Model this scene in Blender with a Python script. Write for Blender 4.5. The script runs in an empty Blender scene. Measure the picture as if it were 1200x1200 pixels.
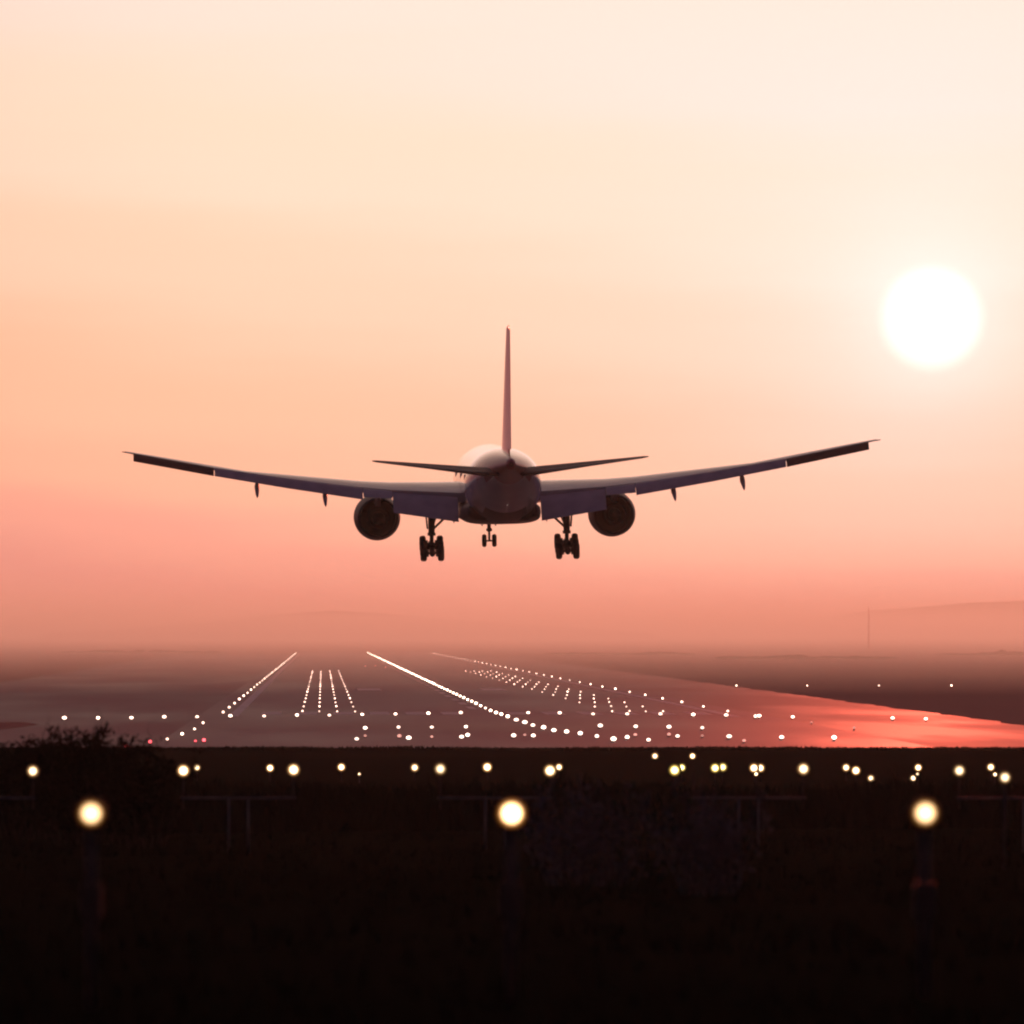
import bpy, bmesh, math, random
from mathutils import Vector, Matrix, Euler, noise
R = math.radians
random.seed(7)
sc = bpy.context.scene
col = sc.collection

# ------------------------------------------------------------------ camera, sky, sun, exposure
F, CX, CY = 12000.0, 600.0, 600.0            # focal length in pixels of the 1200 px photograph
VPX, HZY, EYE = 378.0, 740.0, 7.5            # where the runway vanishes, eye level, eye height above the runway
cam = bpy.data.cameras.new('camera'); camo = bpy.data.objects.new('camera', cam); col.objects.link(camo)
camo.location = (0, 0, EYE)
camo.rotation_euler = (R(90) + math.atan((HZY - CY) / F), 0, -math.atan((CX - VPX) / F))
cam.sensor_width = 36; cam.lens = 36 * F / 1200
cam.clip_start = 0.5; cam.clip_end = 90000
cam.dof.use_dof = True; cam.dof.focus_distance = 830; cam.dof.aperture_fstop = 3.6
sc.camera = camo
CAMM = camo.rotation_euler.to_matrix()

def at(px, py, d):
    """the point at depth Y = d that the photograph shows at (px, py)"""
    v = CAMM @ Vector(((px - CX) / F, (CY - py) / F, -1.0))
    return Vector((v.x / v.y * d, d, EYE + v.z / v.y * d))

def ground_at(px, py, z=0.0):
    v = CAMM @ Vector(((px - CX) / F, (CY - py) / F, -1.0))
    t = (z - EYE) / v.z
    return Vector((v.x * t, v.y * t, z))

sv = CAMM @ Vector(((1092 - CX) / F, (CY - 373) / F, -1.0)); SUN = sv.normalized()
SUN_EL = math.asin(SUN.z); SUN_AZ = math.atan2(SUN.x, SUN.y)

sc.view_settings.view_transform = 'Standard'; sc.view_settings.look = 'None'
sc.view_settings.exposure = 0; sc.view_settings.gamma = 1
sc.render.engine = 'CYCLES'
cy = sc.cycles
cy.use_denoising = True
cy.max_bounces = 6; cy.volume_bounces = 0; cy.sample_clamp_indirect = 2.0; cy.sample_clamp_direct = 0
cy.volume_step_rate = 1.0; cy.filter_width = 2.2

world = bpy.data.worlds.new('World'); sc.world = world; world.use_nodes = True
nt = world.node_tree; nt.nodes.clear()
def N(t, **kw):
    n = nt.nodes.new(t)
    for k, v in kw.items(): setattr(n, k, v)
    return n
def L(a, b): nt.links.new(a, b)
def M(op, a, b=None, clamp=False):
    n = N('ShaderNodeMath', operation=op); n.use_clamp = clamp
    for i, v in enumerate((a, b)):
        if v is None: continue
        if isinstance(v, (int, float)): n.inputs[i].default_value = v
        else: L(v, n.inputs[i])
    return n.outputs[0]
tc = N('ShaderNodeTexCoord')
sky = N('ShaderNodeTexSky', sky_type='NISHITA'); sky.sun_disc = False
sky.sun_elevation = SUN_EL; sky.sun_rotation = SUN_AZ; sky.dust_density = 6; sky.air_density = 2.0
sep = N('ShaderNodeSeparateXYZ'); L(tc.outputs['Generated'], sep.inputs[0])
dist = N('ShaderNodeVectorMath', operation='DISTANCE'); L(tc.outputs['Generated'], dist.inputs[0])
dist.inputs[1].default_value = SUN
th = dist.outputs['Value']
# thin high streaks of cloud and haze shift the gradient up and down a little
mp = N('ShaderNodeMapping'); mp.inputs['Scale'].default_value = (14, 14, 150); L(tc.outputs['Generated'], mp.inputs[0])
nz = N('ShaderNodeTexNoise'); nz.inputs['Scale'].default_value = 1.0; nz.inputs['Detail'].default_value = 4; L(mp.outputs[0], nz.inputs['Vector'])
wob = M('MULTIPLY', M('SUBTRACT', nz.outputs['Fac'], 0.5), 0.013)
el = M('ADD', sep.outputs['Z'], wob)
# further from the sun the glow is as deep as it is lower down
el2 = M('SUBTRACT', el, M('MULTIPLY', M('SUBTRACT', th, 0.055), 0.14))
ramp = N('ShaderNodeValToRGB'); cr = ramp.color_ramp; cr.interpolation = 'EASE'
stops = [(0.0, (0.94, 0.33, 0.21)), (0.055, (1.04, 0.40, 0.235)), (0.12, (1.14, 0.51, 0.275)), (0.20, (1.14, 0.56, 0.305)),
         (0.33, (1.14, 0.67, 0.42)), (0.45, (1.14, 0.75, 0.52)), (0.60, (1.1, 0.785, 0.63)), (0.90, (0.95, 0.72, 0.55)), (1.0, (0.9, 0.7, 0.55))]
while len(cr.elements) < len(stops): cr.elements.new(0.5)
for e, (p, c) in zip(cr.elements, stops): e.position = p; e.color = (*c, 1)
L(M('MULTIPLY', el2, 10.0, True), ramp.inputs[0])            # 0 .. 0.1 rad above the horizon
fall = M('DIVIDE', 1.0, M('ADD', 1.0, M('POWER', M('DIVIDE', M('MAXIMUM', M('SUBTRACT', th, 0.06), 0.0), 0.125), 2.0)))
vm = N('ShaderNodeVectorMath', operation='SCALE'); L(ramp.outputs[0], vm.inputs[0]); L(fall, vm.inputs['Scale'])
def glow(strength, width, c):
    e = M('MULTIPLY', M('POWER', 2.71828, M('DIVIDE', th, -width)), strength)
    s = N('ShaderNodeVectorMath', operation='SCALE'); s.inputs[0].default_value = c; L(e, s.inputs['Scale']); return s.outputs[0]
def vadd(a, b):
    n = N('ShaderNodeVectorMath', operation='ADD'); L(a, n.inputs[0])
    if isinstance(b, tuple): n.inputs[1].default_value = b
    else: L(b, n.inputs[1])
    return n.outputs[0]
mr = N('ShaderNodeMapRange', interpolation_type='SMOOTHSTEP'); L(th, mr.inputs['Value'])
mr.inputs['From Min'].default_value = 0.0058; mr.inputs['From Max'].default_value = 0.0031
mr.inputs['To Min'].default_value = 0.0; mr.inputs['To Max'].default_value = 0.42
disc = N('ShaderNodeVectorMath', operation='SCALE'); disc.inputs[0].default_value = (1, 0.98, 0.93); L(mr.outputs[0], disc.inputs['Scale'])
tot = vadd(vm.outputs[0], glow(0.36, 0.0060, (0.5, 0.8, 1.0)))
tot = vadd(tot, glow(0.20, 0.035, (0.3, 0.62, 1.0)))
tot = vadd(tot, disc.outputs[0])
tot = vadd(tot, (0.034, 0.016, 0.052))                        # the dim violet of the sky away from the sunset
nsk = N('ShaderNodeVectorMath', operation='SCALE'); L(sky.outputs[0], nsk.inputs[0]); nsk.inputs['Scale'].default_value = 0.05
tot = vadd(tot, nsk.outputs[0])
bg = N('ShaderNodeBackground'); L(tot, bg.inputs['Color']); bg.inputs['Strength'].default_value = 1.0
wo = N('ShaderNodeOutputWorld'); L(bg.outputs[0], wo.inputs['Surface'])

sl = bpy.data.lights.new('sun', 'SUN'); so = bpy.data.objects.new('sun', sl); col.objects.link(so)
sl.energy = 0.78; sl.color = (1.0, 0.125, 0.068); sl.angle = R(0.53)
so.rotation_euler = (-SUN).to_track_quat('-Z', 'Y').to_euler()
so.location = (40, -30, 60)

# ------------------------------------------------------------------ materials
def mat(name, base, rough=0.6, spec=0.5, metal=0.0, coat=0.0, noise_scale=None, base2=None, rough2=None, stretch=(1, 1, 1), detail=5, lo=.35, hi=.65):
    m = bpy.data.materials.new(name); m.use_nodes = True
    t = m.node_tree; b = t.nodes['Principled BSDF']
    b.inputs['Base Color'].default_value = (*base, 1); b.inputs['Roughness'].default_value = rough
    b.inputs['Specular IOR Level'].default_value = spec; b.inputs['Metallic'].default_value = metal
    b.inputs['Coat Weight'].default_value = coat
    if noise_scale:
        c = t.nodes.new('ShaderNodeTexCoord'); mpn = t.nodes.new('ShaderNodeMapping'); mpn.inputs['Scale'].default_value = stretch
        n = t.nodes.new('ShaderNodeTexNoise'); n.inputs['Scale'].default_value = noise_scale; n.inputs['Detail'].default_value = detail
        t.links.new(c.outputs['Object'], mpn.inputs[0]); t.links.new(mpn.outputs[0], n.inputs['Vector'])
        r = t.nodes.new('ShaderNodeMapRange'); r.inputs['From Min'].default_value = lo; r.inputs['From Max'].default_value = hi
        t.links.new(n.outputs['Fac'], r.inputs['Value'])
        if base2:
            x = t.nodes.new('ShaderNodeMix'); x.data_type = 'RGBA'; x.inputs[6].default_value = (*base, 1); x.inputs[7].default_value = (*base2, 1)
            t.links.new(r.outputs[0], x.inputs[0]); t.links.new(x.outputs[2], b.inputs['Base Color'])
        if rough2 is not None:
            q = t.nodes.new('ShaderNodeMapRange'); q.inputs['To Min'].default_value = rough; q.inputs['To Max'].default_value = rough2
            t.links.new(r.outputs[0], q.inputs['Value']); t.links.new(q.outputs[0], b.inputs['Roughness'])
    return m
def lamp_mat(name, c, strength, light=False, halo=None):
    """glowing glass; every lamp burns a little brighter or duller than the next. rim: the glow round the lamp put into the lens colour, hot middle fading to deep amber"""
    m = bpy.data.materials.new(name); m.use_nodes = True
    t = m.node_tree; b = t.nodes['Principled BSDF']
    b.inputs['Base Color'].default_value = (*c, 1)
    b.inputs['Emission Color'].default_value = (*c, 1); b.inputs['Emission Strength'].default_value = strength
    def math_(op, a, bb):
        n = t.nodes.new('ShaderNodeMath'); n.operation = op
        for i, v in enumerate((a, bb)):
            if isinstance(v, (int, float)): n.inputs[i].default_value = v
            else: t.links.new(v, n.inputs[i])
        return n.outputs[0]
    oi = t.nodes.new('ShaderNodeObjectInfo')
    k = math_('MULTIPLY', math_('ADD', math_('MULTIPLY', oi.outputs['Random'], 1.0), 0.5), strength)
    if halo:
        c_ = t.nodes.new('ShaderNodeTexCoord'); sx = t.nodes.new('ShaderNodeSeparateXYZ'); t.links.new(c_.outputs['Generated'], sx.inputs[0])
        dx, dz = math_('SUBTRACT', sx.outputs['X'], .5), math_('SUBTRACT', sx.outputs['Z'], .5)
        r = math_('MULTIPLY', math_('SQRT', math_('ADD', math_('MULTIPLY', dx, dx), math_('MULTIPLY', dz, dz)), 0), 2.0)   # 0 in the middle, 1 at the edge
        rp = t.nodes.new('ShaderNodeValToRGB'); t.links.new(r, rp.inputs[0])
        els = rp.color_ramp.elements
        while len(els) < len(halo): els.new(.5)
        for e, (p, v, cc) in zip(els, halo): e.position = p; e.color = (cc[0] * v, cc[1] * v, cc[2] * v, 1)
        t.links.new(rp.outputs[0], b.inputs['Emission Color'])
        b.inputs['Base Color'].default_value = (.1, .06, .03, 1)
    t.links.new(k, b.inputs['Emission Strength'])
    m.cycles.emission_sampling = 'AUTO' if light else 'NONE'
    return m
HOT = [(0, 1.0, (1, .72, .42)), (.50, .60, (1, .62, .28)), (.66, .10, (1, .42, .10)), (.82, .022, (1, .30, .05)), (1.0, .005, (1, .22, .03))]  # outer amber stops paint the lamp's halo onto the glass
WARM = [(0, 1.0, (1, .80, .55)), (.42, .60, (1, .74, .42)), (.62, .13, (1, .55, .22)), (.82, .03, (1, .42, .10)), (1.0, .006, (1, .35, .06))]
YEL = [(0, 1.0, (1, .86, .45)), (.42, .60, (1, .80, .32)), (.62, .15, (1, .68, .16)), (.82, .04, (.9, .55, .08)), (1.0, .008, (.8, .5, .05))]
MT = dict(
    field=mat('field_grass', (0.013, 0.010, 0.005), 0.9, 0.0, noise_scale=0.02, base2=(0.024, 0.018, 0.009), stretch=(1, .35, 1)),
    meadow=mat('wet_meadow', (0.03, 0.029, 0.016), 0.9, 0.0, noise_scale=0.006, base2=(0.05, 0.042, 0.022), stretch=(.3, .6, 1)),
    apron=mat('old_asphalt', (0.042, 0.039, 0.060), 0.52, 0.35, noise_scale=0.05, base2=(0.085, 0.077, 0.110), rough2=0.76, stretch=(1.0, 0.10, 1)),
    runway=mat('runway_asphalt', (0.043, 0.039, 0.062), 0.52, 0.5, noise_scale=0.06, base2=(0.085, 0.077, 0.110), rough2=0.66, stretch=(1.0, 0.10, 1)),
    taxi=mat('smooth_asphalt', (0.05, 0.042, 0.045), 0.57, 0.5, noise_scale=0.07, base2=(0.08, 0.065, 0.066), rough2=0.66, stretch=(1, .10, 1), detail=8, lo=.42, hi=.58),
    paint=mat('road_paint', (0.7, 0.68, 0.66), 0.6, 0.3, noise_scale=0.6, base2=(0.35, 0.33, 0.32)),
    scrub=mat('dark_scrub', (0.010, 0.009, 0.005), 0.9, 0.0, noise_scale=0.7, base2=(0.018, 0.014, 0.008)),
    straw=mat('dry_stalks', (0.20, 0.16, 0.16), 0.9, 0.0, noise_scale=0.8, base2=(0.09, 0.075, 0.07)),
    twig=mat('twig_bark', (0.03, 0.022, 0.018), 0.9, 0.0, noise_scale=3, base2=(0.05, 0.04, 0.03)),
    hill=mat('far_hill', (0.05, 0.05, 0.03), 0.9, 0.1, noise_scale=0.004, base2=(0.07, 0.06, 0.04)),
    white=mat('airliner_white', (0.74, 0.72, 0.72), 0.30, 0.5, coat=1.0, noise_scale=0.5, base2=(0.64, 0.62, 0.63), rough2=0.36),
    red=mat('airliner_red', (0.45, 0.06, 0.06), 0.32, 0.5, coat=1.0, noise_scale=0.6, base2=(0.40, 0.05, 0.055)),
    coral=mat('fin_sunlit_coral', (0.85, 0.24, 0.16), 0.22, 0.6, coat=1.0, noise_scale=0.5, base2=(0.75, 0.18, 0.13)),  # red tail paint lightened to coral, glancing sunlight put into the colour
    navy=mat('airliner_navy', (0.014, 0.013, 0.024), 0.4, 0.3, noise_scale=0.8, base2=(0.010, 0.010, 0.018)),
    maroon=mat('backlit_maroon', (0.055, 0.010, 0.012), 0.5, 0.3, noise_scale=0.8, base2=(0.04, 0.008, 0.010)),  # ailerons' red sun reflection put into the colour; tailplane shares it
    grey=mat('wing_grey', (0.42, 0.40, 0.44), 0.38, 0.5, coat=0.8, noise_scale=0.6, base2=(0.34, 0.33, 0.37), rough2=0.5),
    flap=mat('flap_grey', (0.40, 0.36, 0.42), 0.45, 0.5, noise_scale=0.9, base2=(0.31, 0.28, 0.34)),
    dark=mat('engine_metal', (0.012, 0.010, 0.011), 0.65, 0.15, noise_scale=2, base2=(0.008, 0.007, 0.008)),
    steel=mat('gear_steel', (0.05, 0.045, 0.045), 0.5, 0.4, metal=0.3, noise_scale=2, base2=(0.03, 0.028, 0.028)),
    tyre=mat('tyre_rubber', (0.018, 0.017, 0.017), 0.8, 0.2, noise_scale=4, base2=(0.028, 0.026, 0.026)),
    post=mat('painted_steel', (0.075, 0.05, 0.042), 0.6, 0.2, noise_scale=6, base2=(0.045, 0.032, 0.028)),
    frame=mat('galvanised_steel', (0.20, 0.17, 0.17), 0.55, 0.3, noise_scale=5, base2=(0.13, 0.115, 0.115)),
    near_lamp=lamp_mat('near_lamp_glass', (1.0, 0.50, 0.16), 8.0, True, HOT),
    app_lamp=lamp_mat('approach_lamp_glass', (1.0, 0.72, 0.40), 7.0, False, WARM),
    yel_lamp=lamp_mat('yellowish_lamp_glass', (1.0, 0.82, 0.30), 5.0, False, YEL),
    rw_lamp=lamp_mat('runway_lamp_glass', (1.0, 0.66, 0.50), 6.0),
    bar_lamp=lamp_mat('bar_lamp_glass', (1.0, 0.72, 0.58), 5.0),
    centre_lamp=lamp_mat('centreline_lamp_glass', (1.0, 0.70, 0.52), 10.0),
    touch_lamp=lamp_mat('touchdown_lamp_glass', (1.0, 0.62, 0.48), 5.0),
    dim_lamp=lamp_mat('dim_lamp_glass', (1.0, 0.45, 0.36), 1.0),
    red_lamp=lamp_mat('red_lamp_glass', (1.0, 0.10, 0.12), 2.5),
)

for k, w in (('meadow', .22),):
    b = MT[k].node_tree.nodes['Principled BSDF']; b.inputs['Sheen Weight'].default_value = w; b.inputs['Sheen Roughness'].default_value = 0.35

# ------------------------------------------------------------------ mesh helpers
def build(name, bm, mats, parent=None, loc=None, smooth=False, recalc=True):
    if recalc: bmesh.ops.recalc_face_normals(bm, faces=bm.faces)
    me = bpy.data.meshes.new(name); bm.to_mesh(me); bm.free()
    for m in (mats if isinstance(mats, (list, tuple)) else [mats]): me.materials.append(m)
    if smooth: me.shade_smooth()
    o = bpy.data.objects.new(name, me); col.objects.link(o)
    if parent: o.parent = parent
    if loc is not None: o.location = loc
    return o
def tag(o, label, cat, group=None):
    o['label'] = label; o['category'] = cat
    if group: o['group'] = group
    return o
def empty(name, loc, parent=None):
    o = bpy.data.objects.new(name, None); o.empty_display_size = 0.5; col.objects.link(o); o.location = loc
    if parent: o.parent = parent
    return o
def ring_loft(bm, rings, cap=True, mi=0):
    vs = [[bm.verts.new(p) for p in r] for r in rings]
    n = len(vs[0])
    for a, b in zip(vs, vs[1:]):
        for i in range(n):
            f = bm.faces.new((a[i], a[(i + 1) % n], b[(i + 1) % n], b[i])); f.material_index = mi
    if cap:
        for r in (vs[0], vs[-1]):
            f = bm.faces.new(r); f.material_index = mi
def tube(bm, p, q, r0, r1=None, n=8, mi=0):
    p, q = Vector(p), Vector(q); r1 = r0 if r1 is None else r1
    z = (q - p).normalized(); x = z.orthogonal().normalized(); y = z.cross(x)
    rr = [[c + (x * math.cos(t) + y * math.sin(t)) * r for t in [2 * math.pi * i / n for i in range(n)]] for c, r in ((p, r0), (q, r1))]
    ring_loft(bm, rr, mi=mi)
def box(bm, c, s, rot=None, bev=0.0, mi=0):
    t = bmesh.new(); bmesh.ops.create_cube(t, size=1)
    for v in t.verts: v.co = Vector((v.co.x * s[0], v.co.y * s[1], v.co.z * s[2]))
    if bev: bmesh.ops.bevel(t, geom=list(t.edges), offset=bev, segments=2, affect='EDGES')
    mm = Matrix.Translation(c) @ (rot.to_matrix().to_4x4() if rot else Matrix.Identity(4))
    idx = {}
    for v in t.verts: idx[v] = bm.verts.new(mm @ v.co)
    for f in t.faces:
        g = bm.faces.new([idx[v] for v in f.verts]); g.material_index = mi
    t.free()
def lathe(bm, prof, axis='y', c=(0, 0, 0), n=24, mi=0, cap=True):
    """prof: (position along the axis, radius)"""
    rings = []
    for a, r in prof:
        ring = []
        for i in range(n):
            t = 2 * math.pi * i / n; u, w = r * math.cos(t), r * math.sin(t)
            p = {'y': (u, a, w), 'x': (a, u, w), 'z': (u, w, a)}[axis]
            ring.append(Vector(c) + Vector(p))
        rings.append(ring)
    ring_loft(bm, rings, cap, mi)

# ------------------------------------------------------------------ the ground
PROFILE = [(-400, 5.8), (20, 5.6), (80, 4.6), (200, 3.2), (300, 2.3), (420, 1.375), (500, 1.10), (600, 0.60), (640, 0.16), (656, 0.0), (40000, 0.0)]
def gz(y):
    for (a, za), (b, zb) in zip(PROFILE, PROFILE[1:]):
        if a <= y <= b: return za + (zb - za) * (y - a) / (b - a)
    return 0.0
xs = [-14000, -9000, -3000, -900, -300, -120] + [i * 2.0 for i in range(-30, 41)] + [140, 320, 900, 3000, 9000, 14000]
ys = [-400, 0] + [20 + 4 * i for i in range(160)] + [664, 720, 900, 1400, 2200, 3500, 6000, 9000, 14500, 24000]
bm = bmesh.new(); grid = []
for y in ys:
    row = []
    for x in xs:
        z = gz(y)
        if 10 < y < 652 and abs(x) < 100:
            z += 0.10 * noise.fractal(Vector((x * .11, y * .06, 0)), 1, 2, 4)
        row.append(bm.verts.new((x, y, z)))
    grid.append(row)
for a, b in zip(grid, grid[1:]):
    for i in range(len(xs) - 1): bm.faces.new((a[i], a[i + 1], b[i + 1], b[i]))
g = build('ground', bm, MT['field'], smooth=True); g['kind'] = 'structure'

def sheet(name, x0, x1, y0, y1, z, m, nx=1, ny=1, jag=0.0):
    bm = bmesh.new(); gr = []
    for j in range(ny + 1):
        gr.append([bm.verts.new((x0 + (x1 - x0) * i / nx + (random.uniform(-jag, jag) if i in (0, nx) else 0), y0 + (y1 - y0) * j / ny, z)) for i in range(nx + 1)])
    for a, b in zip(gr, gr[1:]):
        for i in range(nx): bm.faces.new((a[i], a[i + 1], b[i + 1], b[i]))
    o = build(name, bm, m); o['kind'] = 'structure'; return o
sheet('meadow', -13900, 13900, 657, 23900, 0.006, MT['meadow'])
sheet('apron', -47, -10, 655.5, 3300, 0.010, MT['apron'], 1, 60, 0.5)
sheet('runway', -11, 39.5, 655.5, 3640, 0.015, MT['runway'])
sheet('taxiway', 39, 56, 655.5, 2900, 0.010, MT['taxi'], 1, 160, 0.5)
# painted stripes on the runway
bm = bmesh.new()
def flat(bm, x0, x1, y0, y1, z):
    bm.faces.new([bm.verts.new(p) for p in ((x0, y0, z), (x1, y0, z), (x1, y1, z), (x0, y1, z))])
for i in range(6):
    for s in (-1, 1):
        x = 14.8 + s * (3.0 + 3.3 * i); flat(bm, x - .9, x + .9, 922, 952, 0.02)
for x in (-7.9, 36.4): flat(bm, x - .45, x + .45, 900, 3500, 0.02)
for k in range(40): flat(bm, 14.2, 14.9, 990 + 60 * k, 1020 + 60 * k, 0.02)
for x in (6, 22): flat(bm, x - 1.5, x + 1.5, 1300, 1345, 0.02)
mk = build('runway_markings', bm, MT['paint']); mk['kind'] = 'structure'
# a dark wedge of turf in the apron by the left edge of the view
bm = bmesh.new()
pts = [ground_at(*p, 0.02) for p in ((-60, 846), (28, 846), (46, 849), (20, 853), (-60, 860))]
bm.faces.new([bm.verts.new(p) for p in pts]); ti = build('turf_island', bm, MT['meadow']); ti['kind'] = 'structure'

# far hills
def hill(name, pts, d, depth):
    bm = bmesh.new(); rings = []
    for px, py in pts:
        p = at(px, py, d); w = depth
        rings.append([Vector((p.x, d + w * k, max(p.z, 0) * h - 0.5)) for k, h in ((-1, 0), (-.55, .45), (-.2, .88), (0, 1), (.3, .9), (1, 0))])
    vs = [[bm.verts.new(p) for p in r] for r in rings]
    for a, b in zip(vs, vs[1:]):
        for i in range(5): bm.faces.new((a[i], a[i + 1], b[i + 1], b[i]))
    o = build(name, bm, MT['hill'], smooth=True); o['kind'] = 'structure'; return o
hill('hills', [(-900, 752), (-500, 744), (-200, 738), (0, 741), (100, 737), (220, 734), (330, 726), (380, 723), (440, 725), (520, 732), (600, 735), (700, 733), (800, 738), (900, 735), (960, 728), (1010, 716), (1080, 711), (1140, 706), (1220, 703), (1400, 705), (1800, 715), (2400, 740)], 22000, 1500)

hill('low_ridge', [(60, 741), (160, 735), (260, 727), (330, 719), (390, 715), (450, 718), (520, 725), (600, 730), (680, 735), (760, 741)], 9500, 600)
bm = bmesh.new()
def tree_belt(px0, px1, d, h0, h1, n):
    for i in range(n):
        px = random.uniform(px0, px1); p = at(px, HZY, d + random.uniform(-40, 40)); k = .5 + noise.noise(Vector((px * .02, d, 1)))
        h = max(.6, random.uniform(h0, h1) * (.4 + k)); w = random.uniform(1.5, 4)
        for q in range(3):
            c = Vector((p.x + random.uniform(-w, w) * .5, p.y, h * random.uniform(.35, .6)))
            t_ = bmesh.new(); bmesh.ops.create_icosphere(t_, subdivisions=1, radius=1)
            idx = {v: bm.verts.new((c.x + v.co.x * w * random.uniform(.7, 1.2), c.y + v.co.y * w, max(0, c.z + v.co.z * h * .5 * random.uniform(.7, 1.15)))) for v in t_.verts}
            for f in t_.faces: bm.faces.new([idx[v] for v in f.verts])
            t_.free()
tree_belt(640, 800, 3300, .4, .9, 40); tree_belt(850, 1040, 2800, .4, 1.0, 50); tree_belt(1100, 1350, 3200, .5, 1.2, 60); tree_belt(60, 260, 3600, .5, 1.1, 40)
tl = build('treeline', bm, MT['scrub'], recalc=False); tl['kind'] = 'stuff'

# the air
bm = bmesh.new(); bmesh.ops.create_cube(bm, size=1)
for v in bm.verts: v.co = Vector((v.co.x * 28600, v.co.y * 26200 + 12550, (v.co.z + .5) * 82 - 1.6))
hz = build('haze', bm, []); hz['kind'] = 'stuff'
hm = bpy.data.materials.new('haze'); hm.use_nodes = True; t = hm.node_tree; t.nodes.clear()
pv = t.nodes.new('ShaderNodeVolumePrincipled'); out = t.nodes.new('ShaderNodeOutputMaterial'); t.links.new(pv.outputs[0], out.inputs['Volume'])
pv.inputs['Color'].default_value = (0.52, 1.0, 1.0, 1); pv.inputs['Density'].default_value = 0.000032; pv.inputs['Anisotropy'].default_value = 0.75
hz.data.materials.append(hm)

# mist lying on the far fields
bm = bmesh.new(); bmesh.ops.create_cube(bm, size=1)
for v in bm.verts: v.co = Vector((v.co.x * 24000, v.co.y * 19300 + 10850, (v.co.z + .5) * 21 - .8))
ms = build('ground_mist', bm, []); ms['kind'] = 'stuff'
mm_ = hm.copy(); mm_.name = 'ground_mist'; ms.data.materials.append(mm_)
mm_.node_tree.nodes['Principled Volume'].inputs['Density'].default_value = 0.00044

# ------------------------------------------------------------------ the airliner  (local: x right, y forward, z up, origin under the main wheels)
ZC = 6.33                                    # height of the fuselage axis above the hanging wheels
def Q(x, s, z): return Vector((x, 31.8 - s, z + ZC))      # s: metres aft of the nose, z: above the fuselage axis
plane = empty('airliner', (0, 0, 0))
tag(plane, 'white twin-engine airliner with flaps and landing gear down, descending over the runway', 'airplane')
def naca(c, t): return 5 * t * (.2969 * math.sqrt(c) - .126 * c - .3516 * c * c + .2843 * c ** 3 - .1015 * c ** 4)
def foil_ring(le, te, t, cmax=1.0, n=12, up=Vector((0, 0, 1)), camber=0.012):
    """closed ring round an aerofoil from le to te; t = thickness ratio"""
    le, te = Vector(le), Vector(te); ch = te - le; c = ch.length
    cs = [cmax * (1 - math.cos(math.pi * i / n)) / 2 for i in range(n + 1)]
    top = [le + ch * a + up * (c * (naca(a, t) + camber * 4 * a * (1 - a))) for a in cs]
    bot = [le + ch * a + up * (c * (-naca(a, t) + camber * 4 * a * (1 - a))) for a in cs]
    return top[::-1] + bot[1:]
# fuselage: s, top, bottom, half width
ST = [(0, -.75, -.95, .1), (.5, -.05, -1.45, .7), (1.5, .75, -1.95, 1.3), (3, 1.7, -2.4, 1.95), (5, 2.5, -2.75, 2.5), (8, 3.0, -3.0, 2.95), (11, 3.1, -3.1, 3.1),
      (20, 3.1, -3.1, 3.1), (30, 3.1, -3.1, 3.1), (40, 3.1, -3.1, 3.1), (43, 3.1, -3.02, 3.1), (46, 3.09, -2.65, 3.0), (49, 3.06, -2.05, 2.78), (52, 3.0, -1.3, 2.42),
      (55, 2.9, -.5, 1.93), (58, 2.75, .3, 1.35), (60.5, 2.6, .9, .85), (62.5, 2.4, 1.4, .42), (63.7, 2.2, 1.65, .2)]
rings = []
for s, zt, zb, w in ST:
    zc, rz = (zt + zb) / 2, (zt - zb) / 2
    rings.append([Q(w * math.sin(2 * math.pi * i / 40), s, zc + rz * math.cos(2 * math.pi * i / 40)) for i in range(40)])
bm = bmesh.new(); ring_loft(bm, rings)
fus = build('fuselage', bm, [MT['white'], MT['red'], MT['navy']], plane, smooth=True)
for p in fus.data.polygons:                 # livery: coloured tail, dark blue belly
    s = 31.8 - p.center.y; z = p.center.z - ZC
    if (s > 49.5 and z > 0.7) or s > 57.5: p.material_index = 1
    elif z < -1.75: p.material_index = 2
bm = bmesh.new(); rr = []
for s, k in ((17.5, .0), (18.5, .45), (21, .85), (24, 1), (36, 1), (39, .9), (42, .5), (44, .0)):
    w = 2.5 + .72 * k; zb = -2.6 - .58 * k; zt = -1.0 - .3 * k
    ring = []
    for i in range(28):
        a = 2 * math.pi * i / 28; ca, sa = math.cos(a), math.sin(a); e = 2 / 3.4
        ring.append(Q(w * math.copysign(abs(sa) ** e, sa), s, (zt + zb) / 2 + (zt - zb) / 2 * math.copysign(abs(ca) ** e, ca)))
    rr.append(ring)
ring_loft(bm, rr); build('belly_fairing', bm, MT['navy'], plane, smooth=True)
bm = bmesh.new(); lathe(bm, [(31.8 - 63.55, .17), (31.8 - 63.95, .15), (31.8 - 63.9, .11), (31.8 - 63.6, .1)], 'y', (0, 0, 1.93 + ZC), 16)
build('exhaust_pipe', bm, MT['dark'], plane, smooth=True)
# doors along the sides
for sx in (-1, 1):
    for s in (8, 16.5, 30, 41, 48):
        wd = 3.1 if s < 43 and s > 10 else (2.93 if s < 10 else 2.82)
        bm = bmesh.new(); box(bm, Q(sx * (wd - .115), s, .3), (.16, 1.05, 1.3), bev=.04); build('cabin_door', bm, MT['white'], plane)

def interp(tab, x):
    for (a, va), (b, vb) in zip(tab, tab[1:]):
        if x <= b: return [p + (q - p) * (x - a) / (b - a) for p, q in zip(va, vb)]
    return list(tab[-1][1])
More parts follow.
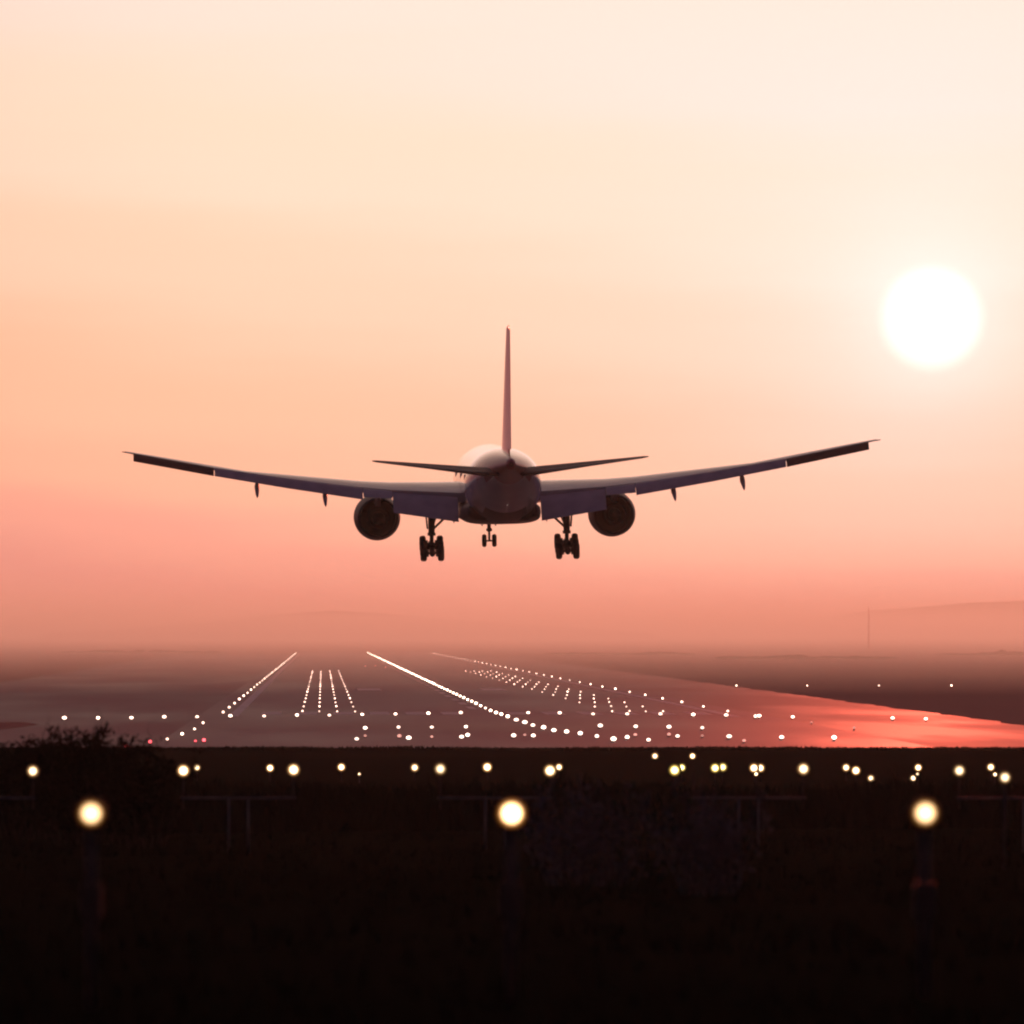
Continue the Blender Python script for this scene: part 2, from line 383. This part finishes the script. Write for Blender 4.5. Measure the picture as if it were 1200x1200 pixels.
#  x : LE s, fixed rear s, rear edge z, LE z, thickness ratio
WT = [(0.0, (19.0, 32.1, -1.35, -.85, .135)), (3.1, (20.3, 32.2, -1.12, -.75, .13)), (8.7, (24.2, 32.6, -.62, -.30, .115)), (11, (25.8, 32.9, -.32, -.05, .11)),
      (20.5, (32.3, 36.0, 1.08, 1.22, .10)), (28.2, (37.6, 39.8, 2.70, 2.76, .10)), (29.6, (38.9, 40.5, 3.02, 3.06, .09)), (30.15, (39.5, 40.9, 3.14, 3.16, .08))]
def slab(bm, sx, rows, n=8):
    """a control surface: rows of (x, front s, front z, rear s, rear z, thickness)"""
    ringz = []
    for x, s0, z0, s1, z1, t in rows:
        a, b = Q(sx * x, s0, z0), Q(sx * x, s1, z1); ch = b - a; up = Vector((0, -ch.z, ch.y)); up = up if up.z > 0 else -up; up.normalize()
        cs = [(1 - math.cos(math.pi * i / n)) / 2 for i in range(n + 1)]
        def th(c): return t * (1.9 * math.sqrt(c) * (1 - c) + .04 * c + .02)
        top = [a + ch * c + up * th(c) * .6 for c in cs]; bot = [a + ch * c - up * th(c) * .4 for c in cs]
        ringz.append(top[::-1] + bot)
    ring_loft(bm, ringz)
for sx in (-1, 1):
    bm = bmesh.new(); rr = []
    for x in (0, 3.1, 5, 7, 8.7, 11, 14, 17, 20.5, 24, 27, 28.2, 29.6, 30.15):
        ls, rs, z1, z0, t = interp(WT, x)
        te_s = ls + (rs - ls) / .82; te_z = z0 + (z1 - z0) / .82
        rr.append(foil_ring(Q(sx * x, ls, z0), Q(sx * x, te_s, te_z), t, .82))
    ring_loft(bm, rr); wing = build('wing', bm, MT['grey'], plane, smooth=True)
    wing.data.set_sharp_from_angle(angle=R(40))
    def fixed(x): return interp(WT, x)
    def part(name, rows, m):
        bm = bmesh.new(); slab(bm, sx, rows); o = build(name, bm, m, plane, smooth=True); o.data.set_sharp_from_angle(angle=R(50)); return o
    part('inboard_flap', [(3.35, 32.2, -1.0, 35.3, -2.95, .42), (8.6, 32.55, -.52, 35.2, -2.12, .36)], MT['flap'])
    part('flaperon', [(8.66, 32.6, -.45, 34.6, -.98, .34), (11.0, 32.95, -.16, 34.8, -.82, .32)], MT['flap'])
    part('outboard_flap', [(11.05, 32.95, -.12, 34.9, -1.02, .34), (17, 34.85, .75, 36.4, -.02, .28), (23.0, 37.03, 1.73, 38.3, 1.10, .24)], MT['flap'])
    part('aileron', [(23.06, 37.05, 1.74, 38.32, 1.10, .22), (29.5, 40.4, 3.05, 41.3, 2.42, .20)], MT['maroon'])  # maroon here is the sun's reflection painted on
    # flap track fairings
    for x, zt, ln in ((3.75, -2.35, 1.0), (14.1, -.25, 1.0), (19.6, .65, .9)):
        bm = bmesh.new(); s0 = fixed(x)[1]; z0 = fixed(x)[2] - .55; rr = []
        for k, rz, dz in ((0, .05, 0), (.12, .28, -.1), (.35, .42, -.22), (.6, .38, -.45), (.82, .26, -.8), (1, .04, -1.1)):
            rr.append([Q(sx * x + .2 * rz / .42 * math.sin(a), s0 - 2.4 + 5.6 * k * ln, z0 + dz * (1.25 if x < 5 else .95) - .05 + rz * math.cos(a)) for a in [2 * math.pi * i / 12 for i in range(12)]])
        ring_loft(bm, rr); build('flap_fairing', bm, MT['flap'], plane, smooth=True)
    # static wicks at the tip
    bm = bmesh.new(); tube(bm, Q(sx * 30.1, 40.9, 3.15), Q(sx * 30.4, 41.6, 3.2), .05, .03, 6)
    build('wick', bm, MT['dark'], plane)
    # engine
    ex = 9.65
    en = empty('engine', Q(sx * ex, 21, -2.68), plane)
    bm = bmesh.new(); lathe(bm, [(3.1, 1.45), (3.35, 1.62), (3.2, 1.78), (2.2, 1.9), (.5, 1.92), (-1.5, 1.86), (-3.2, 1.68), (-4.2, 1.52), (-4.18, 1.46), (-3, 1.5), (2.5, 1.45)], 'y', n=48, cap=False)
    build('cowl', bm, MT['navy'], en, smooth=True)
    bm = bmesh.new(); lathe(bm, [(1.0, .5), (.9, 1.5), (.7, 1.5), (-2.0, 1.25), (-4.4, 1.02), (-5.3, .86), (-5.28, .8), (-4.6, .78), (-4.4, .5)], 'y', n=36)
    build('core_nozzle', bm, MT['dark'], en, smooth=True)
    bm = bmesh.new(); lathe(bm, [(-4.3, .56), (-5.2, .5), (-6.0, .28), (-6.5, .05)], 'y', n=24); build('exhaust_cone', bm, MT['dark'], en, smooth=True)
    bm = bmesh.new(); lathe(bm, [(2.35, 1.44), (2.3, .35), (2.9, .22), (3.2, .03)], 'y', n=36); build('fan', bm, MT['dark'], en, smooth=True)
    bm = bmesh.new(); rr = []
    for y, zb, zt, w in ((1.5, 1.75, 2.0, .1), (-.5, 1.7, 2.5, .26), (-3.2, 1.2, 2.6, .3), (-5.5, 1.0, 2.35, .22), (-8.5, 1.9, 2.3, .06)):
        rr.append([Vector((a * w, y, b)) for a, b in ((-1, zb), (1, zb), (1, zt), (-1, zt))])
    ring_loft(bm, rr); build('pylon', bm, MT['grey'], en)
    # tailplane
    bm = bmesh.new(); rr = []
    for x, l, t_, z, th_ in ((.3, 53.0, 59.6, 1.05, .125), (1.6, 54.0, 59.75, 1.2, .12), (6, 57.2, 60.75, 1.75, .11), (10.4, 60.5, 61.9, 2.28, .10), (10.8, 61.2, 62.0, 2.34, .07)):
        rr.append(foil_ring(Q(sx * x, l, z), Q(sx * x, t_ + .4, z), th_, .93))
    ring_loft(bm, rr); tp = build('tailplane', bm, MT['maroon'], plane, smooth=True); tp.data.set_sharp_from_angle(angle=R(40))
    bm = bmesh.new(); slab(bm, sx, [(.9, 59.75, 1.12, 61.35, 1.02, .42), (6, 60.75, 1.75, 62.0, 1.68, .26), (10.3, 61.9, 2.27, 62.6, 2.23, .12)])
    build('elevator', bm, MT['navy'], tp, smooth=True)
    # main landing gear
    gx = 5.48
    mg = empty('main_gear', Q(sx * gx, 31.8, -6.33), plane)
    bm = bmesh.new(); tube(bm, (0, 0, 1.3), (0, 0, 2.5), .17, n=14); tube(bm, (0, 0, 2.3), (0, .05, 4.9), .26, .3, n=14); tube(bm, (0, 0, 2.25), (0, 0, 2.5), .33, n=14)
    tube(bm, (0, -.2, 1.5), (0, -.55, 2.0), .07); tube(bm, (0, -.55, 2.0), (0, -.2, 2.45), .07)
    build('strut', bm, MT['steel'], mg, smooth=True)
    bm = bmesh.new(); tube(bm, (-sx * .1, .05, 2.75), (-sx * 1.75, .2, 4.3), .10); tube(bm, (-sx * .1, .4, 2.9), (-sx * .6, 2.4, 4.3), .09); build('side_brace', bm, MT['steel'], mg, smooth=True)
    bm = bmesh.new(); box(bm, (sx * .42, .1, 3.75), (.10, 1.5, 1.9), Euler((0, R(5 * sx), 0)), .03); build('gear_door', bm, MT['navy'], mg)
    tilt = R(14)                             # the truck hangs with its rear wheels low
    bg_ = empty('truck', (0, 0, 1.22), mg)
    bm = bmesh.new()
    def tp_(y, z=0): return Vector((0, y * math.cos(tilt), y * math.sin(tilt) + z))
    tube(bm, tp_(1.75), tp_(-1.75), .24, n=12)
    for y in (1.47, 0, -1.47):
        for wx in (-.42, .42): tube(bm, tp_(y) - Vector((wx - .14, 0, 0)), tp_(y) - Vector((wx + .14, 0, 0)), .30, n=16)
    box(bm, tp_(0, .25), (.55, .9, .6), bev=.1)
    for y in (1.47, 0, -1.47): tube(bm, tp_(y) - Vector((.8, 0, 0)), tp_(y) + Vector((.8, 0, 0)), .09)
    build('truck_beam', bm, MT['steel'], bg_, smooth=True)
    for y in (1.47, 0, -1.47):
        for wx in (-.70, .70):
            bm = bmesh.new(); lathe(bm, [(-.25, .3), (-.26, .5), (-.2, .62), (-.08, .665), (.08, .665), (.2, .62), (.26, .5), (.25, .3)], 'x', n=28)
            build('wheel', bm, MT['tyre'], bg_, tp_(y) + Vector((wx, 0, 0)), smooth=True)
# fin and rudder
bm = bmesh.new(); rr = []
for z, l, t_, th_ in ((2.2, 47.5, 59.6, .06), (3.0, 49.6, 59.75, .068), (4.2, 51.2, 60.05, .075), (8.5, 55.5, 61.3, .08), (12.4, 59.6, 62.4, .085), ((12.4, 12.8), 59.65, 62.4, .083)):
    za, zb = z if isinstance(z, tuple) else (z, z)
    rr.append(foil_ring(Q(0, l, za), Q(0, t_ + .5, zb), th_, .94, up=Vector((1, 0, 0)), camber=0))
ring_loft(bm, rr); fin = build('tail_fin', bm, [MT['coral'], MT['tyre']], plane, smooth=True); fin.data.set_sharp_from_angle(angle=R(40))
for p_ in fin.data.polygons:
    if abs(p_.normal.z) > .6 and p_.center.z - ZC > 12: p_.material_index = 1  # dark matte top faces added to keep the sun's glint off the tip
bm = bmesh.new(); rr = []
for z, s0, s1, w in ((3.1, 59.5, 62.0, .15), (8.5, 61.1, 63.1, .11), (12.3, 62.2, 63.5, .06)):
    zz = z + (.25 if z > 12 else 0)
    rr.append([Q(-w, s0, z), Q(w, s0, z), Q(.02 + .05, s1, zz), Q(-.02 + .05, s1, zz)])
ring_loft(bm, rr); ru = build('rudder', bm, [MT['coral'], MT['tyre']], fin)
for p_ in ru.data.polygons:
    if p_.normal.z > .6: p_.material_index = 1  # rudder cap darkened too, so no sky glint shows there
# nose gear
ng = empty('nose_gear', Q(0, 5.9, -5.55), plane)
bm = bmesh.new(); tube(bm, (0, 0, .5), (0, 0, 1.6), .10); tube(bm, (0, 0, 1.3), (0, .2, 2.9), .16); tube(bm, (0, .1, 1.5), (0, 1.6, 2.7), .07); tube(bm, (-.3, 0, .52), (.3, 0, .52), .07)
box(bm, (0, -.15, 1.45), (.5, .2, .25), bev=.04)
build('strut', bm, MT['steel'], ng, smooth=True)
for wx in (-.42, .42):
    bm = bmesh.new(); lathe(bm, [(-.17, .25), (-.19, .4), (-.14, .5), (-.05, .54), (.05, .54), (.14, .5), (.19, .4), (.17, .25)], 'x', n=24); build('wheel', bm, MT['tyre'], ng, (wx, 0, .54), smooth=True)
    bm = bmesh.new(); box(bm, (wx * 1.35, .9, 2.15), (.06, 2.2, .8), bev=.02); build('gear_door', bm, MT['navy'], ng)
plane.location = at(585.5, 659, 830)
plane.rotation_euler = (R(1.5), R(-0.95), R(0.85))

# ------------------------------------------------------------------ runway lights
ONES = 'zeroth first second third fourth fifth sixth seventh eighth ninth tenth eleventh twelfth thirteenth fourteenth fifteenth sixteenth seventeenth eighteenth nineteenth'.split()
TENS = {20: ('twentieth', 'twenty'), 30: ('thirtieth', 'thirty'), 40: ('fortieth', 'forty'), 50: ('fiftieth', 'fifty')}
def nth(n):
    if n < 20: return ONES[n]
    t = n // 10 * 10
    return TENS[t][0] if n % 10 == 0 else TENS[t][1] + '-' + ONES[n % 10]
def light_mesh(name, m, w=.20, h=.30, n=14):
    """a low cast collar with a bright glass dome on it"""
    bm = bmesh.new()
    lathe(bm, [(0, w * .9), (.03, w * .9), (.05, w * .45), (.09, w * .42)], 'z', n=n, mi=0)
    lathe(bm, [(.085, w * .35), (.09 + h * .14, w * .74), (.09 + h * .45, w), (.09 + h * .75, w * .78), (.09 + h * .94, w * .38), (.09 + h, w * .06)], 'z', n=n, mi=1)
    bmesh.ops.recalc_face_normals(bm, faces=bm.faces)
    me = bpy.data.meshes.new(name); bm.to_mesh(me); bm.free(); me.materials.append(MT['post']); me.materials.append(m); me.shade_smooth(); return me
ME = {k: light_mesh(k, MT[m], w, h) for k, m, w, h in (
    ('edge', 'rw_lamp', .12, .22), ('centre', 'centre_lamp', .155, .24), ('touch', 'touch_lamp', .09, .16), ('thresh', 'rw_lamp', .18, .24), ('bar', 'bar_lamp', .185, .26),
    ('small', 'dim_lamp', .14, .22), ('red', 'red_lamp', .12, .22))}
def light(name, key, x, y, label, cat, group):
    o = bpy.data.objects.new(name, ME[key]); col.objects.link(o); o.location = (x, y, max(gz(y), 0) + 0.016); k = random.uniform(.66, 1.02); o.scale = (k * random.uniform(.95, 1.2), k, k)
    return tag(o, label, cat, group)
def lightp(name, key, px, py, label, cat, group):
    p = ground_at(px, py - 2, 0.1); return light(name, key, p.x, p.y, label, cat, group)
# the two rows of edge lights, sixty metres apart
for i in range(43):
    y = 928 + 60.3 * i
    far = i >= 18
    light('edge_light', 'edge', -9.0, y, 'small white light in the far unbroken stretch of the left runway edge line' if far else
          nth(i + 1) + ' white light from the near end of the left runway edge line', 'runway light', 'left runway edge lights far away' if far else 'left runway edge lights')
for i in range(44):
    y = 882 + 60.3 * i
    far = i >= 30
    light('edge_light', 'edge', 37.3, y, 'small white light in the far stretch of the right runway edge line' if far else
          nth(i + 1) + ' white light from the near end of the right runway edge line', 'runway light', 'right runway edge lights far away' if far else 'right runway edge lights')
for i in range(90):
    y = 921 + 30 * i
    far = i >= 16
    light('centreline_light', 'centre', 15.6, y, 'white light in the bright unbroken stretch of the runway centreline' if far else
          nth(i + 1) + ' white light from the near end of the dense runway centreline', 'runway light', 'centreline lights merging far away' if far else 'runway centreline lights')
for side, xs_, cols in (('left', (-1.85, -.3, 1.35, 3.0), ('leftmost', 'second', 'third', 'rightmost')), ('right', (26.7, 28.3, 29.8, 31.4), ('leftmost', 'second', 'third', 'rightmost'))):
    for i in range(17):
        y = 944 + 60.3 * i
        for x, c in zip(xs_, cols):
            far = i >= 9
            light('touchdown_light', 'touch', x, y, ('tiny white light at the far end of the %s column of the %s touchdown zone' % (c, side)) if far else
                  '%s light from the near end, %s column of the %s touchdown zone' % (nth(i + 1), c, side), 'runway light', ('far touchdown lights, %s column on the %s' % (c, side)) if far else 'touchdown zone lights on the ' + side)
# the bars of light across the threshold
rowA = [(75.5, 844.5), (115, 844.5), (154, 844), (192.5, 843.5), (231, 843), (270, 842), (309.5, 842), (348, 841), (386, 841), (424.5, 840), (463.5, 839.5), (502, 839), (540, 838.5),
        (619, 838), (656, 838.5), (695, 839.5), (735, 839.5), (774, 840), (812.5, 840.5), (851, 841), (889.5, 842), (929, 843), (1046, 844.5), (1085, 845.5)]
for i, (px, py) in enumerate(rowA):
    lightp('threshold_light', 'thresh', px, py, nth(i + 1) + ' light from the left in the long bar across the runway threshold', 'runway light', 'threshold bar lights')
rowB = [(428, 856), (467, 855), (506, 855), (546, 854.5), (703.5, 854), (745, 854.5), (784, 855), (823, 856)]
for i, (px, py) in enumerate(rowB):
    lightp('threshold_light', 'bar', px, py, nth(i + 1) + ' light from the left in the short bar just before the threshold', 'runway light', 'lights of the short bar')
rowC = [(418, 869), (479, 868), (541, 866.5), (548, 864.5), (602, 865.5), (625, 865), (699.5, 866), (719, 870), (735, 867), (760, 870), (794, 865.5), (854.5, 866.5), (916, 867), (977.5, 868)]
for i, (px, py) in enumerate(rowC):
    lightp('stop_bar_light', 'bar', px, py, nth(i + 1) + ' bright light from the left in the lowest bar on the asphalt', 'runway light', 'lights of the lowest bar')
dimC = [(428, 865), (468, 866), (506, 866), (615, 864), (744.5, 864), (784, 864), (823, 865), (872, 871)]
for i, (px, py) in enumerate(dimC):
    lightp('stop_bar_light', 'small', px, py, nth(i + 1) + ' dim pinkish light from the left between the bright lowest bar lights', 'runway light', 'dim lights of the lowest bar')
lead = [(581, 837.5), (587.5, 840), (595, 843), (605, 847), (615, 850), (624.5, 853), (637, 856), (649, 859), (664, 861), (680, 863)]
for i, (px, py) in enumerate(lead):
    lightp('lead_in_light', 'bar' if i > 2 else 'centre', px, py, nth(i + 1) + ' light from the top where the centreline curves towards the viewer', 'runway light', 'lead-in lights of the centreline')
rowD = [(863, 806), (946, 806), (1030, 806), (1115, 806)]
for i, (px, py) in enumerate(rowD):
    lightp('taxiway_light', 'edge', px, py, nth(i + 1) + ' light from the left in the sparse row beyond the red asphalt', 'runway light', 'sparse taxiway lights on the right')
for i, (px, py) in enumerate([(951, 849), (1001, 856)]):
    lightp('taxiway_light', 'small', px, py, ('upper' if i == 0 else 'lower') + ' of two faint lights lying on the red asphalt', 'runway light', 'faint lights on the red asphalt')
for i, (px, py) in enumerate([(196, 869), (213.5, 863), (228, 857), (238, 850)]):
    lightp('slope_light', 'edge', px, py, nth(i + 1) + ' small white light from the bush in the short rising row at left', 'runway light', 'short rising row of lights at left')
for px, py, lb in ((147.5, 878, 'red signal light glowing just behind the spiky left bush'), (176, 873, 'red signal light between the left bush and the rising white row'), (229, 871, 'fainter red light under the short rising white row'), (239, 871, 'faintest red light, right of the red one under the white row')):
    lightp('signal_light', 'red', px, py, lb, 'signal light', 'red signal lights at left')
for i, (px, py) in enumerate([(428, 783), (440, 782.5), (452, 784.5), (436, 774), (449, 779)]):
    lightp('distant_light', 'small', px, py, 'faint pink far light below the bright centreline, ' + ('leftmost of the lower three', 'middle of the lower three', 'rightmost of the lower three', 'upper one at left', 'upper one at right')[i], 'runway light', 'faint far lights under the centreline')

# ------------------------------------------------------------------ approach lights on the dark grass
def lamp_head(parent, p, r, m):
    """a can-shaped lamp whose glass faces the viewer"""
    bm = bmesh.new(); lathe(bm, [(-.02, r * 1.06), (-.015, r * 1.16), (.05, r * 1.16), (.14, r * .9), (.20, r * .45), (.21, r * .1)], 'y', p, 20); h = build('lamp_housing', bm, MT['post'], parent, smooth=True)
    bm = bmesh.new(); lathe(bm, [(-.065, r * .1), (-.06, r * .5), (-.045, r * .85), (-.018, r), (0, r)], 'y', p, 24); l = build('lamp_glass', bm, m, parent, smooth=True)
    return h, l
def stake_lamp(px, py, d, r, label, group, m=None, post_r=.03):
    p = at(px, py, d); z0 = gz(d) - .15
    t = empty('approach_light', (p.x, d, z0)); tag(t, label, 'approach light', group)
    h = p.z - z0
    bm = bmesh.new(); tube(bm, (0, .06, 0), (0, .06, h - r * .9), post_r, n=8); build('post', bm, MT['post'], t, smooth=True)
    lamp_head(t, (0, 0, h), r * (1.22 if d > 100 else 1), m or MT['app_lamp']); return t
for px, w in ((107, 'leftmost'), (599.5, 'middle'), (1084, 'rightmost')):
    t = stake_lamp(px, 953 if px < 1000 else 952.5, 80, .112, 'large glowing round lamp on a post, %s of the three nearest' % w, 'three large near lamps', MT['near_lamp'], .045)
    bm = bmesh.new(); box(bm, (0, .06, .95), (.16, .14, .28), bev=.015); build('junction_box', bm, MT['post'], t)
row = [(231, 899.5, .13), (316.5, 900, .145), (400, 899, .15), (486, 899.5, .16), (571, 899, .18), (655, 899, .14), (991.5, 899.5, .15), (1076, 899.5, .14), (1161, 899, .15)]
for i, (px, py, r) in enumerate(row):
    stake_lamp(px, py, 420, r, nth(i + 1) + ' lamp from the left in the evenly spaced row on the dark grass', 'evenly spaced approach lamps on the dark grass')
for px, py, r, d, m, lb in (
    (767.5, 886, .17, 520, 'app_lamp', 'left one of two small lamps high on the dark grass below the asphalt'), (811.5, 886, .15, 520, 'app_lamp', 'right one of two small lamps high on the dark grass below the asphalt'),
    (790.5, 902.5, .20, 400, 'yel_lamp', 'big yellowish lamp, left of the leftmost close pair'), (799, 899.5, .14, 410, 'yel_lamp', 'smaller yellowish lamp touching the leftmost of the close pairs'),
    (838, 900, .17, 410, 'yel_lamp', 'left lamp of the middle yellowish close pair'), (847, 899, .16, 414, 'yel_lamp', 'right lamp of the middle yellowish close pair'),
    (883.5, 900, .17, 410, 'app_lamp', 'left lamp of the rightmost close pair'), (891, 900, .16, 414, 'app_lamp', 'right lamp of the rightmost close pair'), (886, 907, .07, 400, 'app_lamp', 'tiny lamp just under the rightmost close pair'),
    (1003, 903, .16, 400, 'app_lamp', 'lamp just below and right of the row at right of centre'), (1020.5, 912, .10, 330, 'app_lamp', 'small low lamp near the dark scrub, right of a lamp pair'),
    (1075, 907, .06, 400, 'app_lamp', 'tiny lamp between two others near the right near lamp'), (1070, 912, .09, 330, 'app_lamp', 'small low lamp above the rightmost large near lamp'),
    (1166, 907.5, .08, 400, 'app_lamp', 'tiny lamp beside the big far right lamp'), (421, 907, .055, 400, 'app_lamp', 'tiny faint lamp alone below the row, left of centre')):
    stake_lamp(px, py, d, r, lb, 'scattered approach lamps on the dark grass', MT[m])
# frames: a crossbar on two legs, with a lamp on a stem at each end
def light_frame(xa, xb, ya, yb, label, bar_y=935, la=True, lb=True, d=200):
    mid = at((xa + xb) / 2, bar_y, d); z0 = gz(d) - .12
    t = empty('light_frame', (mid.x, d, z0)); tag(t, label, 'light frame', 'steel frames carrying pairs of approach lamps')
    hb = mid.z - z0; hw = (xb - xa) / 2 * d / F
    bm = bmesh.new(); box(bm, (0, 0, hb), (hw * 2 + .10, .05, .045), bev=.006); build('crossbar', bm, MT['frame'], t)
    for s in (-1, 1):
        bm = bmesh.new(); tube(bm, (s * .19, 0, 0), (s * .19, 0, hb - .02), .02, n=8); build('leg', bm, MT['frame'], t, smooth=True)
    for s, py, on in ((-1, ya, la), (1, yb, lb)):
        p = at(xa if s < 0 else xb, py, d); hz_ = p.z - z0
        bm = bmesh.new(); tube(bm, (s * hw, .05, hb - .22), (s * hw, .05, hz_ - .06), .016, n=8); build('stem', bm, MT['post'], t, smooth=True)
        if on: lamp_head(t, (s * hw, 0, hz_), .125, MT['app_lamp'])
    return t
light_frame(-90, 38.5, 903, 903.5, 'light frame cut by the left edge of the view')
light_frame(215, 344, 903, 902, 'light frame between the left large lamp and the middle one')
light_frame(516, 644.5, 901, 903, 'light frame directly behind the middle large lamp')
light_frame(813, 941.5, 902, 901, 'light frame right of the dry bush with only its right lamp lit', la=False)
light_frame(1124, 1252, 903, 903, 'light frame at the right edge of the view')
stake_lamp(1177.5, 911, 170, .085, 'big bright lamp in front of the rightmost light frame', 'scattered approach lamps on the dark grass')

# ------------------------------------------------------------------ vegetation
def leaf(bm, p, d, w, mi=0):
    s = d.cross(Vector((random.uniform(-1, 1), random.uniform(-1, 1), random.uniform(-.3, .3)))).normalized() * w
    bm.faces.new([bm.verts.new(q) for q in (p, p + d * .5 + s, p + d, p + d * .5 - s)])
def stem(bm, p, d, ln, r, n=5, bend=.25, tips=None):
    d = d.normalized(); ps = [p.copy()]
    for i in range(n):
        d = (d + Vector((random.uniform(-bend, bend), random.uniform(-bend, bend), random.uniform(-.05, .18)))).normalized()
        ps.append(ps[-1] + d * ln / n)
    for i in range(n): tube(bm, ps[i], ps[i + 1], r * (1 - i / n * .8), r * (1 - (i + 1) / n * .8), 4)
    if tips is not None: tips.extend(ps[2:])
    return ps, d
def bush(px, pyt, d, wpx, label, m_leaf, n_stem=40, leaves=2600, spiky=12, spike=.5, name='bush', m_stem=None):
    top = at(px, pyt, d); z0 = gz(d) - .15; h = top.z - z0; w = wpx * d / F / 2
    t = empty(name, (top.x, d, z0)); tag(t, label, 'bush', None)
    bs = bmesh.new(); tips = []
    for i in range(n_stem):
        a = random.uniform(0, 6.283); rr = math.sqrt(random.random())
        p = Vector((math.cos(a) * w * .6 * rr, math.sin(a) * w * .5 * rr, 0)); k = abs(p.x) / w
        ps, dd = stem(bs, p, Vector((p.x / w * .5 + random.uniform(-.2, .2), random.uniform(-.25, .25), 1)), h * random.uniform(.6, .95) * (1 - .45 * k * k), .016, 6, .22, tips)
        for q in ps[3:]:
            stem(bs, q, Vector((random.uniform(-1, 1), random.uniform(-1, 1), random.uniform(.2, 1))), h * .22, .006, 3, .3, tips)
    for i in range(spiky):
        p = random.choice([q for q in tips if q.z > h * .4])
        ps, _ = stem(bs, p, Vector((random.uniform(-.35, .35), 0, 1)), spike * random.uniform(.5, 1), .013, 5, .12)
        for q in ps[1:]: stem(bs, q, Vector((random.uniform(-1, 1), random.uniform(-.5, .5), 1.1)), spike * .3, .004, 3, .2)
    build('stems', bs, m_stem or MT['twig'], t, recalc=False)
    bl = bmesh.new()
    for i in range(leaves):
        p = random.choice(tips) + Vector((random.gauss(0, .07), random.gauss(0, .07), random.gauss(0, .06)))
        if p.z < 0: continue
        leaf(bl, p, Vector((random.uniform(-1, 1), random.uniform(-1, 1), random.uniform(-.3, 1))).normalized() * random.uniform(.07, .17), random.uniform(.015, .035))
    f = build('foliage', bl, m_leaf, t, recalc=False)
    return t
bush(103, 865, 215, 135, 'tall dark bush with bare twigs sticking up, left of the rising light row', MT['scrub'], 70, 15000, 50, .7)
bush(28, 874, 225, 130, 'low dark rounded bush at the left edge of the view', MT['scrub'], 50, 6000, 8, .3)
bush(168, 880, 210, 90, 'small dark bush to the right of the twiggy tall one', MT['scrub'], 36, 4000, 8, .3)
bush(690, 928, 150, 170, 'wide low dry bush right of the middle large lamp', MT['straw'], 45, 700, 70, .32, m_stem=MT['straw'])
bush(830, 932, 140, 110, 'dry bush with arching stalks under the close lamp pairs', MT['straw'], 40, 700, 70, .34, m_stem=MT['straw'])
# scrub and grass nobody could count
def cover(name, m, n, y0, y1, x0, x1, hmin, hmax, w, clump):
    bm = bmesh.new()
    for i in range(n):
        y = random.uniform(y0, y1); x = random.uniform(x0, x1)
        k = .5 + .9 * (noise.noise(Vector((x * clump, y * clump * .5, 3.1))) * .5 + .5)
        h = random.uniform(hmin, hmax) * k; z = gz(y) - .12
        for j in range(3):
            lean = Vector((random.uniform(-.5, .5), random.uniform(-.4, .4), 1)) * h * random.uniform(.6, 1)
            b = Vector((x + random.uniform(-.12, .12), y, z)); s = Vector((random.uniform(.5, 1), random.uniform(-.5, .5), 0)) * w * random.uniform(.6, 1.3)
            bm.faces.new([bm.verts.new(q) for q in (b - s, b + s, b + lean * .6 + s * .8 + Vector((0, 0, 0)), b + lean)])
    o = build(name, bm, m, recalc=False); o['kind'] = 'stuff'; return o
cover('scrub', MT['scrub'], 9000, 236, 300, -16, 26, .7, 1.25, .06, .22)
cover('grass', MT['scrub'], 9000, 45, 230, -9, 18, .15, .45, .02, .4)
cover('meadow_grass', MT['field'], 16000, 585, 640, -36, 58, .08, .36, .06, .12)

# far mast on the horizon
p = at(1018, 712, 4200)
bm = bmesh.new(); tube(bm, (0, 0, 0), (0, 0, p.z), .32, .2, 8)
for k in range(4): box(bm, (0, 0, p.z * (.35 + .2 * k)), (.9, .9, .25), bev=.05)
ms = build('mast', bm, MT['frame'], loc=(p.x, 4200, 0)); tag(ms, 'thin faint mast standing alone on the hazy horizon at right', 'mast')
